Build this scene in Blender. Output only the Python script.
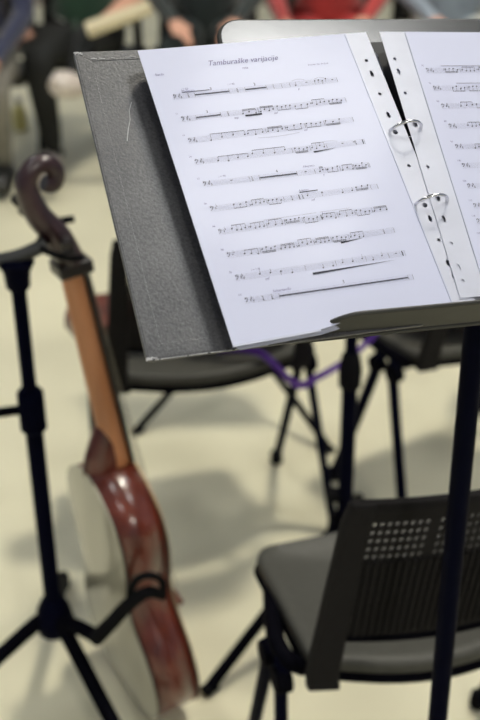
import bpy, bmesh, math, random
from mathutils import Vector, Matrix
random.seed(7)
S = bpy.context.scene
COL = S.collection
for o in list(bpy.data.objects): bpy.data.objects.remove(o)
PI = math.pi
V = Vector

# ------------------------------------------------------------------ camera
CAM_H = 1.70
K = 1.70 / 1.55        # floor layout was surveyed for a 1.55 m eye height
CAM0 = 1.55
FPX = 1150.0
def cam_axes():
    n = V(((264 - 240) / FPX, (2526 - 360) / FPX, 1.0)).normalized()   # straight down, in camera space
    up = -n
    fwd = V((0, 0, 1)); fh = (fwd - fwd.dot(up) * up).normalized()
    return fh.cross(up), fh, up          # world x, y, z written in camera (right, down, forward) space
AX = cam_axes()
camd = bpy.data.cameras.new('camera'); cam = bpy.data.objects.new('camera', camd); COL.objects.link(cam)
cr = V((AX[0].x, AX[1].x, AX[2].x)); cd = V((AX[0].y, AX[1].y, AX[2].y)); cf = V((AX[0].z, AX[1].z, AX[2].z))
cam.matrix_world = Matrix(((cr.x, -cd.x, -cf.x, 0), (cr.y, -cd.y, -cf.y, 0), (cr.z, -cd.z, -cf.z, CAM_H), (0, 0, 0, 1)))
camd.sensor_fit = 'HORIZONTAL'; camd.sensor_width = 24.0; camd.lens = FPX / 480 * 24.0
camd.clip_start = 0.05; camd.clip_end = 60
camd.dof.use_dof = True; camd.dof.focus_distance = 1.06; camd.dof.aperture_fstop = 4.5
S.camera = cam

# ------------------------------------------------------------------ world, lights, exposure
w = bpy.data.worlds.new('world'); S.world = w; w.use_nodes = True
w.node_tree.nodes['Background'].inputs[0].default_value = (0.75, 0.85, 1.0, 1)
w.node_tree.nodes['Background'].inputs[1].default_value = 0.3
S.view_settings.view_transform = 'Standard'
try: S.view_settings.look = 'None'
except Exception: pass
S.view_settings.gamma = 1.0; S.view_settings.exposure = 0.0
S.view_settings.use_curve_mapping = False
def area(name, loc, target, sx, sy, power, color):
    d = bpy.data.lights.new(name, 'AREA'); d.shape = 'RECTANGLE'; d.size = sx; d.size_y = sy; d.energy = power; d.color = color
    o = bpy.data.objects.new(name, d); COL.objects.link(o); o.location = loc
    o.rotation_euler = (V(target) - V(loc)).to_track_quat('-Z', 'Y').to_euler(); return o
KEY = area('stage_light', (2.3, -5.2, 5.8), (0.1, 2.2, 0.0), 0.6, 0.6, 150, (1.0, 0.95, 0.84))
TOPL = area('floor_fill_light', (1.2, 3.4, 5.9), (0.2, 2.6, 0.0), 0.5, 0.5, 185, (1.0, 0.94, 0.79))  # added lamp from above, lifts the floor more than the page
PANEL_STRENGTH = 12

# ------------------------------------------------------------------ materials
def mat(name, col, rough=0.5, metal=0.0, coat=0.0, var=0.0, scale=20.0, bump=0.0, bscale=300.0, spec=0.5, sheen=0.0, coat_rough=0.08):
    m = bpy.data.materials.new(name); m.use_nodes = True; nt = m.node_tree; b = nt.nodes['Principled BSDF']
    b.inputs['Base Color'].default_value = (*col, 1); b.inputs['Roughness'].default_value = rough
    b.inputs['Metallic'].default_value = metal; b.inputs['Coat Weight'].default_value = coat
    b.inputs['Coat Roughness'].default_value = coat_rough
    b.inputs['Specular IOR Level'].default_value = spec; b.inputs['Sheen Weight'].default_value = sheen
    if var or bump: tc = nt.nodes.new('ShaderNodeTexCoord')
    if var:
        n = nt.nodes.new('ShaderNodeTexNoise'); n.inputs['Scale'].default_value = scale; n.inputs['Detail'].default_value = 6
        nt.links.new(tc.outputs['Object'], n.inputs['Vector'])
        r = nt.nodes.new('ShaderNodeValToRGB')
        r.color_ramp.elements[0].position = 0.3; r.color_ramp.elements[1].position = 0.7
        r.color_ramp.elements[0].color = (*[max(0, c * (1 - var)) for c in col], 1)
        r.color_ramp.elements[1].color = (*[min(1, c * (1 + var)) for c in col], 1)
        nt.links.new(n.outputs['Fac'], r.inputs['Fac']); nt.links.new(r.outputs['Color'], b.inputs['Base Color'])
    if bump:
        n2 = nt.nodes.new('ShaderNodeTexNoise'); n2.inputs['Scale'].default_value = bscale; n2.inputs['Detail'].default_value = 4
        nt.links.new(tc.outputs['Object'], n2.inputs['Vector'])
        bp = nt.nodes.new('ShaderNodeBump'); bp.inputs['Strength'].default_value = bump; bp.inputs['Distance'].default_value = 0.001
        nt.links.new(n2.outputs['Fac'], bp.inputs['Height']); nt.links.new(bp.outputs['Normal'], b.inputs['Normal'])
    return m
def lowior(m, v):
    m.node_tree.nodes['Principled BSDF'].inputs['IOR'].default_value = v; return m
def emit(name, col, s):
    m = bpy.data.materials.new(name); m.use_nodes = True; nt = m.node_tree; nt.nodes.clear()
    e = nt.nodes.new('ShaderNodeEmission'); e.inputs[0].default_value = (*col, 1); e.inputs[1].default_value = s
    o = nt.nodes.new('ShaderNodeOutputMaterial'); nt.links.new(e.outputs[0], o.inputs[0]); return m
def wood(name, c1, c2, rough, coat, scale, stretch=(1, 1, 0.12)):
    m = mat(name, c1, rough, coat=coat); nt = m.node_tree; b = nt.nodes['Principled BSDF']
    tc = nt.nodes.new('ShaderNodeTexCoord'); mp = nt.nodes.new('ShaderNodeMapping'); mp.inputs['Scale'].default_value = stretch
    n = nt.nodes.new('ShaderNodeTexNoise'); n.inputs['Scale'].default_value = scale; n.inputs['Detail'].default_value = 5
    r = nt.nodes.new('ShaderNodeValToRGB'); r.color_ramp.elements[0].position = .32; r.color_ramp.elements[1].position = .68
    r.color_ramp.elements[0].color = (*c1, 1); r.color_ramp.elements[1].color = (*c2, 1)
    nt.links.new(tc.outputs['Object'], mp.inputs[0]); nt.links.new(mp.outputs[0], n.inputs['Vector'])
    nt.links.new(n.outputs['Fac'], r.inputs['Fac']); nt.links.new(r.outputs['Color'], b.inputs['Base Color']); return m

M_floor = mat('floor_vinyl', (0.72, 0.685, 0.505), 0.42, var=0.07, scale=2.2, spec=0.4)
M_wall = mat('wall_paint', (0.32, 0.36, 0.45), 0.9, var=0.03, scale=3)
M_ceil = mat('ceiling_paint', (0.28, 0.31, 0.38), 0.9, var=0.02, scale=3)
M_trim = mat('trim_paint', (0.25, 0.22, 0.2), 0.6, var=0.05)
M_blackmetal = mat('black_powder_coat', (0.003, 0.003, 0.005), 0.5, spec=0.05, var=0.1, scale=60)
M_bluemetal = mat('blue_black_tube', (0.0025, 0.003, 0.010), 0.42, spec=0.06, var=0.1, scale=60)
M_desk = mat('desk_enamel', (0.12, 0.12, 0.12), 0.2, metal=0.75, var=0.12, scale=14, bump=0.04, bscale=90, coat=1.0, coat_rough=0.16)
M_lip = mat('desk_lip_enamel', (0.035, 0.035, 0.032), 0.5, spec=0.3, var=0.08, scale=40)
M_rubber = mat('rubber', (0.008, 0.008, 0.009), 0.8, spec=.15, var=0.1)
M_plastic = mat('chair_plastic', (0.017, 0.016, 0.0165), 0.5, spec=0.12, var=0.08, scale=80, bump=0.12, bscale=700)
M_seat = mat('seat_plastic_glare', (0.058, 0.057, 0.048), 0.5, spec=0.3, var=0.08, scale=80, bump=0.12, bscale=700)  # chair plastic made lighter: glare on the seat put into the colour
M_paper = mat('paper', (0.59, 0.615, 0.79), 0.6, var=0.012, scale=8, coat=0.3, coat_rough=0.12)
M_sleeve = mat('clear_sleeve', (0.56, 0.585, 0.73), 0.3, var=0.04, scale=12, coat=0.8, coat_rough=0.1)
M_strip = mat('punched_strip', (0.58, 0.60, 0.71), 0.35, var=0.05, scale=25, coat=0.6, coat_rough=0.3)
M_ink = mat('printing_ink', (0.025, 0.025, 0.045), 0.7, var=0.1, scale=200)
M_staffink = mat('fine_staff_ink', (0.33, 0.33, 0.42), 0.7, var=0.1, scale=200)
M_textink = mat('text_ink', (0.19, 0.18, 0.34), 0.7, var=0.1, scale=200)
M_chrome = mat('nickel', (0.75, 0.75, 0.78), 0.16, metal=1.0, var=0.04)
M_inner = mat('binder_lining', (0.018, 0.018, 0.024), 0.5, var=0.2, scale=60)
# binder cover: worn black paper-over-board, fine pale speckle
def cover_mat():
    m = mat('binder_cover', (0.12, 0.12, 0.125), 0.33, spec=0.6, coat=.35, coat_rough=.28); nt = m.node_tree; b = nt.nodes['Principled BSDF']
    tc = nt.nodes.new('ShaderNodeTexCoord')
    n = nt.nodes.new('ShaderNodeTexNoise'); n.inputs['Scale'].default_value = 420; n.inputs['Detail'].default_value = 8
    n2 = nt.nodes.new('ShaderNodeTexNoise'); n2.inputs['Scale'].default_value = 22; n2.inputs['Detail'].default_value = 6
    nt.links.new(tc.outputs['Object'], n.inputs['Vector']); nt.links.new(tc.outputs['Object'], n2.inputs['Vector'])
    mx = nt.nodes.new('ShaderNodeMath'); mx.operation = 'MULTIPLY_ADD'; mx.inputs[1].default_value = 0.55
    nt.links.new(n2.outputs['Fac'], mx.inputs[0]); nt.links.new(n.outputs['Fac'], mx.inputs[2])
    r = nt.nodes.new('ShaderNodeValToRGB'); r.color_ramp.elements[0].position = .55; r.color_ramp.elements[1].position = 1.0
    r.color_ramp.elements[0].color = (0.028, 0.028, 0.033, 1); r.color_ramp.elements[1].color = (0.085, 0.085, 0.09, 1)
    nt.links.new(mx.outputs[0], r.inputs['Fac']); nt.links.new(r.outputs['Color'], b.inputs['Base Color'])
    bp = nt.nodes.new('ShaderNodeBump'); bp.inputs['Strength'].default_value = .5; bp.inputs['Distance'].default_value = .0006
    nt.links.new(n.outputs['Fac'], bp.inputs['Height']); nt.links.new(bp.outputs['Normal'], b.inputs['Normal'])
    return m
M_cover = cover_mat()
M_scuff = mat('scuffed_board', (0.5, 0.5, 0.52), 0.7, var=0.2, scale=300)
M_rib = wood('red_brown_varnish', (0.060, 0.009, 0.005), (0.17, 0.030, 0.013), 0.3, 0.8, 26, (1, 1, 0.3))
M_back = wood('pale_backplate', (0.36, 0.34, 0.26), (0.42, 0.40, 0.31), 0.3, 0.6, 20)
M_top = wood('spruce_top', (0.45, 0.28, 0.12), (0.55, 0.36, 0.18), 0.3, 0.6, 40)
M_neck = wood('orange_maple', (0.46, 0.17, 0.06), (0.62, 0.26, 0.11), 0.35, 0.3, 22, (1, 1, 0.15))
M_ebony = mat('ebony', (0.018, 0.013, 0.012), 0.35, var=0.2, scale=40)
M_scroll = wood('dark_scroll', (0.014, 0.004, 0.006), (0.045, 0.017, 0.020), 0.35, 0.3, 30)
M_purple = mat('purple_strap', (0.12, 0.035, 0.42), 0.7, var=0.15, scale=90)
M_skin = mat('skin', (0.62, 0.34, 0.24), 0.5, var=0.06, scale=18)
M_string = mat('string_steel', (0.2, 0.19, 0.17), 0.3, metal=1, var=0.05)

for m_ in (M_blackmetal, M_bluemetal, M_rubber, M_plastic): lowior(m_, 1.18)
for m_ in (M_rib, M_scroll): m_.node_tree.nodes['Principled BSDF'].inputs['Coat Roughness'].default_value = .16
# ------------------------------------------------------------------ helpers
def ray(px, py):
    c = V(((px - 240) / FPX, (py - 360) / FPX, 1.0)); return V((AX[0].dot(c), AX[1].dot(c), AX[2].dot(c)))
def atz(px, py, z):
    r = ray(px, py); return V((0, 0, CAM0)) + r * ((z - CAM0) / r.z)
def aty(px, py, y):
    r = ray(px, py); return V((0, 0, CAM0)) + r * (y / r.y)

class MB:
    scale = 1.0
    def __init__(s): s.v = []; s.f = []; s.mi = []
    def add(s, vs, fs, mi=0):
        n = len(s.v); s.v += [V(p) for p in vs]; s.f += [tuple(i + n for i in f) for f in fs]; s.mi += [mi] * len(fs); return s
    def box(s, c, d, R=None):
        c = V(c); h = V(d) / 2; R = R or Matrix.Identity(3)
        vs = [c + R @ V((x * h.x, y * h.y, z * h.z)) for x in (-1, 1) for y in (-1, 1) for z in (-1, 1)]
        return s.add(vs, [(0, 1, 3, 2), (4, 6, 7, 5), (0, 4, 5, 1), (2, 3, 7, 6), (0, 2, 6, 4), (1, 5, 7, 3)])
    def tube(s, pts, rad, n=12, flat=None, side=None, closed=False):
        # sweep; flat = (direction vector, scale) to make the section elliptical along that direction
        pts = [V(p) for p in pts]; k = len(pts)
        rad = rad if isinstance(rad, (list, tuple)) else [rad] * k
        prev = None; rings = []
        for i in range(k):
            if closed: t = pts[(i + 1) % k] - pts[i - 1]
            else: t = pts[min(i + 1, k - 1)] - pts[max(i - 1, 0)]
            t = t.normalized() if t.length > 1e-9 else V((0, 0, 1))
            if side is not None: a = V(side)
            elif prev is not None: a = prev
            else: a = V((0, 0, 1)) if abs(t.z) < .9 else V((1, 0, 0))
            a = (a - a.dot(t) * t).normalized(); b = t.cross(a); prev = a
            sa, sb = (flat if flat else (1, 1))
            rings.append([pts[i] + a * math.cos(2 * PI * j / n) * rad[i] * sa + b * math.sin(2 * PI * j / n) * rad[i] * sb for j in range(n)])
        vs = [p for r in rings for p in r]; fs = []
        for i in range(k if closed else k - 1):
            i2 = (i + 1) % k
            for j in range(n): fs.append((i * n + j, i * n + (j + 1) % n, i2 * n + (j + 1) % n, i2 * n + j))
        if not closed: fs += [tuple(range(n - 1, -1, -1)), tuple((k - 1) * n + j for j in range(n))]
        return s.add(vs, fs)
    def lathe(s, prof, c=(0, 0, 0), n=20, R=None):
        c = V(c); R = R or Matrix.Identity(3); vs = []; fs = []
        for r, z in prof:
            for j in range(n): vs.append(c + R @ V((r * math.cos(2 * PI * j / n), r * math.sin(2 * PI * j / n), z)))
        for i in range(len(prof) - 1):
            for j in range(n): fs.append((i * n + j, i * n + (j + 1) % n, (i + 1) * n + (j + 1) % n, (i + 1) * n + j))
        fs += [tuple(range(n - 1, -1, -1)), tuple((len(prof) - 1) * n + j for j in range(n))]
        return s.add(vs, fs)
    def prism(s, poly, z0, z1):
        n = len(poly)
        vs = [V((x, y, z0)) for x, y in poly] + [V((x, y, z1)) for x, y in poly]
        fs = [tuple(range(n - 1, -1, -1)), tuple(range(n, 2 * n))] + [(i, (i + 1) % n, n + (i + 1) % n, n + i) for i in range(n)]
        return s.add(vs, fs)
    def xf(s, Mx):
        s.v = [Mx @ p for p in s.v]; return s
    def build(s, name, m, parent=None, smooth=False, bevel=0, solid=0, sub=0, world=True, at=None, ang=40):
        me = bpy.data.meshes.new(name)
        base = parent
        off = Matrix.Identity(4)
        if world and parent is not None: off = WM(parent).inverted()
        k = MB.scale
        if at is not None: off = Matrix.Translation(-V(at) * k)
        me.from_pydata([off @ (p * k) for p in s.v], [], s.f)
        ms = m if isinstance(m, (list, tuple)) else [m]
        for q in ms: me.materials.append(q)
        if any(s.mi):
            for i, p in enumerate(me.polygons): p.material_index = s.mi[i]
        bm = bmesh.new(); bm.from_mesh(me); bmesh.ops.recalc_face_normals(bm, faces=bm.faces); bm.to_mesh(me); bm.free()
        me.update()
        o = bpy.data.objects.new(name, me); COL.objects.link(o)
        if parent is not None: o.parent = parent
        elif at is not None: o.location = V(at) * k
        if solid:
            q = o.modifiers.new('solid', 'SOLIDIFY'); q.thickness = solid; q.offset = 0
        if bevel:
            q = o.modifiers.new('bevel', 'BEVEL'); q.width = bevel; q.segments = 3; q.limit_method = 'ANGLE'; q.angle_limit = math.radians(35)
        if sub:
            q = o.modifiers.new('sub', 'SUBSURF'); q.levels = sub; q.render_levels = sub
        if smooth:
            me.polygons.foreach_set('use_smooth', [True] * len(me.polygons))
            try: me.set_sharp_from_angle(angle=math.radians(ang))
            except Exception: pass
        return o
def WM(o):
    m = Matrix.LocRotScale(o.location, o.rotation_euler, V((1, 1, 1)))
    return (WM(o.parent) @ m) if o.parent is not None else m
def thing(name, label, cat, loc=(0, 0, 0), rz=0, group=None):
    o = bpy.data.objects.new(name, None); COL.objects.link(o); o.empty_display_size = .1
    o.location = V(loc) * MB.scale; o.rotation_euler = (0, 0, rz); tag(o, label, cat, group); return o
def tag(o, label, cat, group=None):
    o['label'] = label; o['category'] = cat
    if group: o['group'] = group
    return o
def structure(o): o['kind'] = 'structure'; return o
def copy_tree(o, parent=None):
    c = o.copy(); COL.objects.link(c)
    if parent is not None: c.parent = parent
    for ch in [x for x in bpy.data.objects if x.parent == o]: copy_tree(ch, c)
    return c
def smooth_path(pts, k=6):
    pts = [V(p) for p in pts]; out = []
    for i in range(len(pts) - 1):
        p0 = pts[max(i - 1, 0)]; p1 = pts[i]; p2 = pts[i + 1]; p3 = pts[min(i + 2, len(pts) - 1)]
        for j in range(k):
            t = j / k
            out.append(.5 * ((2 * p1) + (p2 - p0) * t + (2 * p0 - 5 * p1 + 4 * p2 - p3) * t * t + (3 * p1 - p0 - 3 * p2 + p3) * t ** 3))
    out.append(pts[-1]); return out
def lerp_list(vals, k=6):
    out = []
    for i in range(len(vals) - 1):
        for j in range(k): out.append(vals[i] + (vals[i + 1] - vals[i]) * j / k)
    out.append(vals[-1]); return out

# ------------------------------------------------------------------ the hall
RX0, RX1, RY0, RY1, RH = -5.6, 5.6, -6.6, 9.0, 6.0
structure(MB().box(((RX0 + RX1) / 2, (RY0 + RY1) / 2, -.05), (RX1 - RX0 + .4, RY1 - RY0 + .4, .1)).build('floor', M_floor))
structure(MB().box(((RX0 + RX1) / 2, (RY0 + RY1) / 2, RH + .05), (RX1 - RX0 + .4, RY1 - RY0 + .4, .1)).build('ceiling', M_ceil))
structure(MB().box((RX0 - .1, (RY0 + RY1) / 2, RH / 2), (.2, RY1 - RY0, RH)).build('wall_left', M_wall))
structure(MB().box((RX1 + .1, (RY0 + RY1) / 2, RH / 2), (.2, RY1 - RY0, RH)).build('wall_right', M_wall))
structure(MB().box(((RX0 + RX1) / 2, RY1 + .1, RH / 2), (RX1 - RX0, .2, RH)).build('wall_back', M_wall))
structure(MB().box(((RX0 + RX1) / 2, RY0 - .1, RH / 2), (RX1 - RX0, .2, RH)).build('wall_front', M_wall))
structure(MB().box(((RX0 + RX1) / 2, RY1 - .01, .05), (RX1 - RX0, .02, .1)).build('baseboard_back', M_trim))
M_panel = emit('light_diffuser', (0.98, 0.98, 0.96), PANEL_STRENGTH)
M_frame = mat('lamp_frame', (.7, .7, .7), .4, var=.03)
first = None
for ix, x in enumerate((-2.6, 2.35)):
    for iy, y in enumerate((-2.6, 1.2, 5.0)):
        if first is None:
            first = thing('ceiling_light', '', 'ceiling light', (x, y, RH), 0, 'square light panels in the ceiling')
            f = MB()
            for sx, sy, dx, dy in ((0, .60, 1.24, .04), (0, -.60, 1.24, .04), (.60, 0, .04, 1.16), (-.60, 0, .04, 1.16)): f.box((sx, sy, -.02), (dx, dy, .04))
            f.build('frame', M_frame, first, world=False)
            MB().box((0, 0, -.012), (1.16, 1.16, .02)).build('diffuser', M_panel, first, world=False); o = first
        else:
            o = copy_tree(first); o.location = (x, y, RH)
        o['label'] = 'square white ceiling light panel, one of six above the hall'

# ------------------------------------------------------------------ music desk frame of reference
def eul(a, b, c): return Matrix.Rotation(a, 3, 'Z') @ Matrix.Rotation(b, 3, 'X') @ Matrix.Rotation(c, 3, 'Z')
PC = V((0.05, 0.982, 1.3625))
def frame(rot_deg, u=0, v=0, wz=0, tilt_y=0):
    R0 = eul(math.radians(24), math.radians(40), 0)
    R = R0 @ Matrix.Rotation(math.radians(rot_deg), 3, 'Z') @ Matrix.Rotation(math.radians(tilt_y), 3, 'Y')
    m = R.to_4x4(); m.translation = PC + R0 @ V((u, v, wz)); return m
# desk-local frame: a right, b up, w towards the reader
DW, DH = .47, .341
FD = frame(-6.5, .0 + DW / 2 * math.cos(math.radians(6.5)) - .0195,   .199 - DW / 2 * math.sin(math.radians(6.5)) - DH / 2, -.027)
def rrect(w_, h_, r, n=6, corners=(1, 1, 1, 1), cx=0, cy=0):
    out = []
    for q, (sx, sy, a0) in enumerate(((1, 1, 0), (-1, 1, 90), (-1, -1, 180), (1, -1, 270))):
        rr = r if corners[q] else .0005
        for j in range(n + 1):
            a = math.radians(a0 + 90 * j / n)
            out.append((cx + sx * (w_ / 2 - rr) + rr * math.cos(a), cy + sy * (h_ / 2 - rr) + rr * math.sin(a)))
    return out
deskc = FD @ V((0, 0, -.06))
POLE = V((0.253, 1.106, 0))
ms = thing('music_stand', 'black music stand in the foreground holding the open ring binder', 'music stand', (POLE.x, POLE.y, 0))
# desk plate
d = MB().prism(rrect(DW, DH, .022, corners=(1, 1, 0, 0)), -.0018, 0).xf(FD)
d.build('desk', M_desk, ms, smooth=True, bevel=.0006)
# turned-down rim
rim = MB(); pr = rrect(DW - .001, DH - .001, .022, corners=(1, 1, 0, 0))
rim.tube([V((x, y, -.004)) for x, y in pr], .0035, 8, closed=True).xf(FD); rim.build('desk_rim', M_lip, ms, smooth=True)
# ledge and upright lip
LB = -DH / 2
LD = .039
hw = DW / 2 - .012
plan = [(-hw, 0)] + [(-hw + .034 * (1 - math.cos(math.radians(9 * i))), LD * math.sin(math.radians(9 * i))) for i in range(1, 11)] + [(hw - .034 * (1 - math.cos(math.radians(9 * i))), LD * math.sin(math.radians(9 * i))) for i in range(10, 0, -1)] + [(hw, 0)]
led = MB().prism(plan, -.0009, .0009); led.v = [V((p.x, LB + p.z, p.y)) for p in led.v]
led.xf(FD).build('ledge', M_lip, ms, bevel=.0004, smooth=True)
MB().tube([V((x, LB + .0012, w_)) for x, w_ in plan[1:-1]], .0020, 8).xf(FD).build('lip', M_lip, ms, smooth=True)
# hinge behind, pole, collar, knob, legs
hz = (FD @ V((0, -.02, -.03)))
top = V((POLE.x, POLE.y, hz.z - .03))
MB().tube([FD @ V((-.05, -.02, -.014)), FD @ V((.05, -.02, -.014))], .012, 14).build('hinge', M_blackmetal, ms, smooth=True)
MB().tube([(POLE.x, POLE.y, .42), (POLE.x, POLE.y, top.z - .01), FD @ V((0, -.02, -.018))], .0125, 16).build('pole', M_bluemetal, ms, smooth=True)
MB().tube([(POLE.x, POLE.y, .10), (POLE.x, POLE.y, .46)], .0150, 16).build('lower_pole', M_bluemetal, ms, smooth=True)
MB().lathe([(.0145, 0), (.019, .004), (.019, .04), (.0145, .045)], (POLE.x, POLE.y, .30)).build('collar', M_rubber, ms, smooth=True)
def leg3(parent, c, hub_z, feet, r=.009, m=M_blackmetal):
    for fx, fy in feet:
        p0 = V((c[0], c[1], hub_z)); p1 = V((fx, fy, .012)); dd = (p1 - p0); dh = V((dd.x, dd.y, 0)).normalized()
        l = MB().tube(smooth_path([p0 + dh * .012, p0 + dh * .05 + V((0, 0, -.015)), p0.lerp(p1, .5) + V((0, 0, .01)), p1], 5), r, 10).build('leg', m, parent, smooth=True)
        MB().tube([p1 - dh * .015 + V((0, 0, .0)), p1 + dh * .012 - V((0, 0, .002))], r * 1.0 + .001, 10).build('rubber_foot', M_rubber, l, smooth=True)
def tripod_angles(c, R, angs): return [(c[0] + R * math.cos(math.radians(a)), c[1] + R * math.sin(math.radians(a))) for a in angs]
leg3(ms, POLE, .20, tripod_angles(POLE, .30, (185, 270, 355)))
MB().lathe([(.014, 0), (.024, .005), (.024, .05), (.014, .06)], (POLE.x, POLE.y, .17)).build('leg_hub', M_blackmetal, ms, smooth=True)

# ------------------------------------------------------------------ ring binder
FB = frame(-4.8, .0, .0, -.0235)
bnd = thing('ring_binder', 'worn black ring binder lying open on the music stand desk', 'binder', FB @ V((.125, -.15, 0)))
# cover boards in FB coordinates
CT, CB = .161, -.149
def board(x0, x1, name, m=M_cover):
    return MB().prism(rrect(x1 - x0, CT - CB, .004, 3, cx=(x0 + x1) / 2, cy=(CT + CB) / 2), 0, .0032).xf(FB).build(name, m, bnd, bevel=.0009, smooth=True)
bl = board(-.166, .092, 'front_cover'); board(.158, .416, 'back_cover')
MB().prism(rrect(.0655, CT - CB - .002, .002, 2, cx=.125, cy=(CT + CB) / 2), .0002, .0022).xf(FB).build('spine', M_inner, bnd)
# folded-over edging (turn-in) along the cover margin, raised slightly
ed = MB()
x0, x1 = -.164, .090
ed.prism([(x0, CB + .002), (x0 + .013, CB + .014), (x0 + .013, CT - .011), (x0, CT - .002)], .0032, .0036)
ed.prism([(x0, CT - .002), (x0 + .013, CT - .011), (x1, CT - .011), (x1, CT - .002)], .0032, .0036)
ed.prism([(x0, CB + .002), (x1, CB + .002), (x1, CB + .014), (x0 + .013, CB + .014)], .0032, .0036)
ed.xf(FB).build('cover_turn_in', M_cover, bnd, bevel=.0002)
# scuffed corners
def flakes(name, spots):
    q = MB()
    for c, d_, rz in spots: q.box(c, d_, Matrix.Rotation(rz, 3, 'Z'))
    q.xf(FB).build(name, M_scuff, bnd)
for (cx, cy) in ((-.1655, CT - .001), (-.1655, CB + .001)):
    flakes('worn_corner', [((cx + abs(random.gauss(0, .0035)), cy + (-1 if cy > 0 else 1) * abs(random.gauss(0, .001)), .0034 + random.random() * .0005), (random.uniform(.001, .004), random.uniform(.0005, .0012), .0006), random.uniform(-1, 1)) for k in range(14)])
flakes('worn_edge', [((random.uniform(-.16, -.06), CB + .0004, .0030), (random.uniform(.002, .007), .0007, .0006), 0) for k in range(40)])
flakes('worn_edge', [((random.uniform(-.15, -.03), CT - .0085 + random.gauss(0, .0006), .0037), (random.uniform(.002, .006), .0006, .0004), random.uniform(-.3, .3)) for k in range(18)])
cr_ = MB(); cr_.tube([(x, y, .0035) for x, y in ((-.137, .062), (-.133, .075), (-.1295, .084), (-.128, .094), (-.124, .103))], .0004, 6); cr_.xf(FB).build('scratch', M_scuff, bnd)
# ring mechanism
MB().prism(rrect(.022, .285, .006, 4, cx=.125, cy=.005), .0022, .006).xf(FB).build('ring_rail', M_chrome, bnd, bevel=.0015, smooth=True)
for v in (.0415, -.0385):
    pts = []
    for i in range(29):
        a = math.radians(-150 + 300 * i / 28)
        pts.append((.1255 + .0165 * math.sin(a), v, .0215 + .0165 * math.cos(a)))
    MB().tube(pts, .0016, 10).xf(FB).build('ring', M_chrome, bnd, smooth=True)
for v in (.142, -.135):
    MB().box((.125, v, .007), (.014, .012, .003)).xf(FB).build('lever', M_chrome, bnd, bevel=.001)

# ------------------------------------------------------------------ music sheets in sleeves
def strip_mesh(x0, x1, y0, y1, holes, z, xc=None):
    # strip with real holes: [ (y, half_w, half_h) ] ; centre line xc
    mb = MB(); xc = (x0 + x1) / 2 if xc is None else xc; cuts = [y0]
    hs = sorted(holes)
    for i, (hy, a, b) in enumerate(hs):
        lo = hy - b - .0015; hi = hy + b + .0015
        mb.add([(x0, cuts[-1], z), (x1, cuts[-1], z), (x1, lo, z), (x0, lo, z)], [(0, 1, 2, 3)])
        n = 16; inner = [(xc + a * math.cos(2 * PI * j / n), hy + b * math.sin(2 * PI * j / n), z) for j in range(n)]
        outer = []
        for j in range(n):
            c, s_ = math.cos(2 * PI * j / n), math.sin(2 * PI * j / n); k = 1 / max(abs(c), abs(s_))
            outer.append((xc + c * k * ((x1 - xc) if c > 0 else (xc - x0)), hy + s_ * k * (hi - lo) / 2, z))
        mb.add(outer + inner, [(j, (j + 1) % n, n + (j + 1) % n, n + j) for j in range(n)])
        cuts.append(hi)
    mb.add([(x0, cuts[-1], z), (x1, cuts[-1], z), (x1, y1, z), (x0, y1, z)], [(0, 1, 2, 3)])
    return mb
def bend(mb, x_from, amp):     # page sinks gently towards the rings
    for p in mb.v:
        pass
    return mb
def text_mesh(txt, size, x, y, shear=0.0, align='LEFT', z=0.0):
    c = bpy.data.curves.new('t', 'FONT'); c.body = txt; c.size = size; c.shear = shear; c.align_x = align; c.fill_mode = 'FRONT'; c.resolution_u = 2
    o = bpy.data.objects.new('t', c); COL.objects.link(o)
    dg = bpy.context.evaluated_depsgraph_get(); me = bpy.data.meshes.new_from_object(o.evaluated_get(dg))
    vs = [(p.co.x + x, p.co.y + y, z) for p in me.vertices]; fs = [tuple(p.vertices) for p in me.polygons]
    bpy.data.objects.remove(o); return vs, fs

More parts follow.
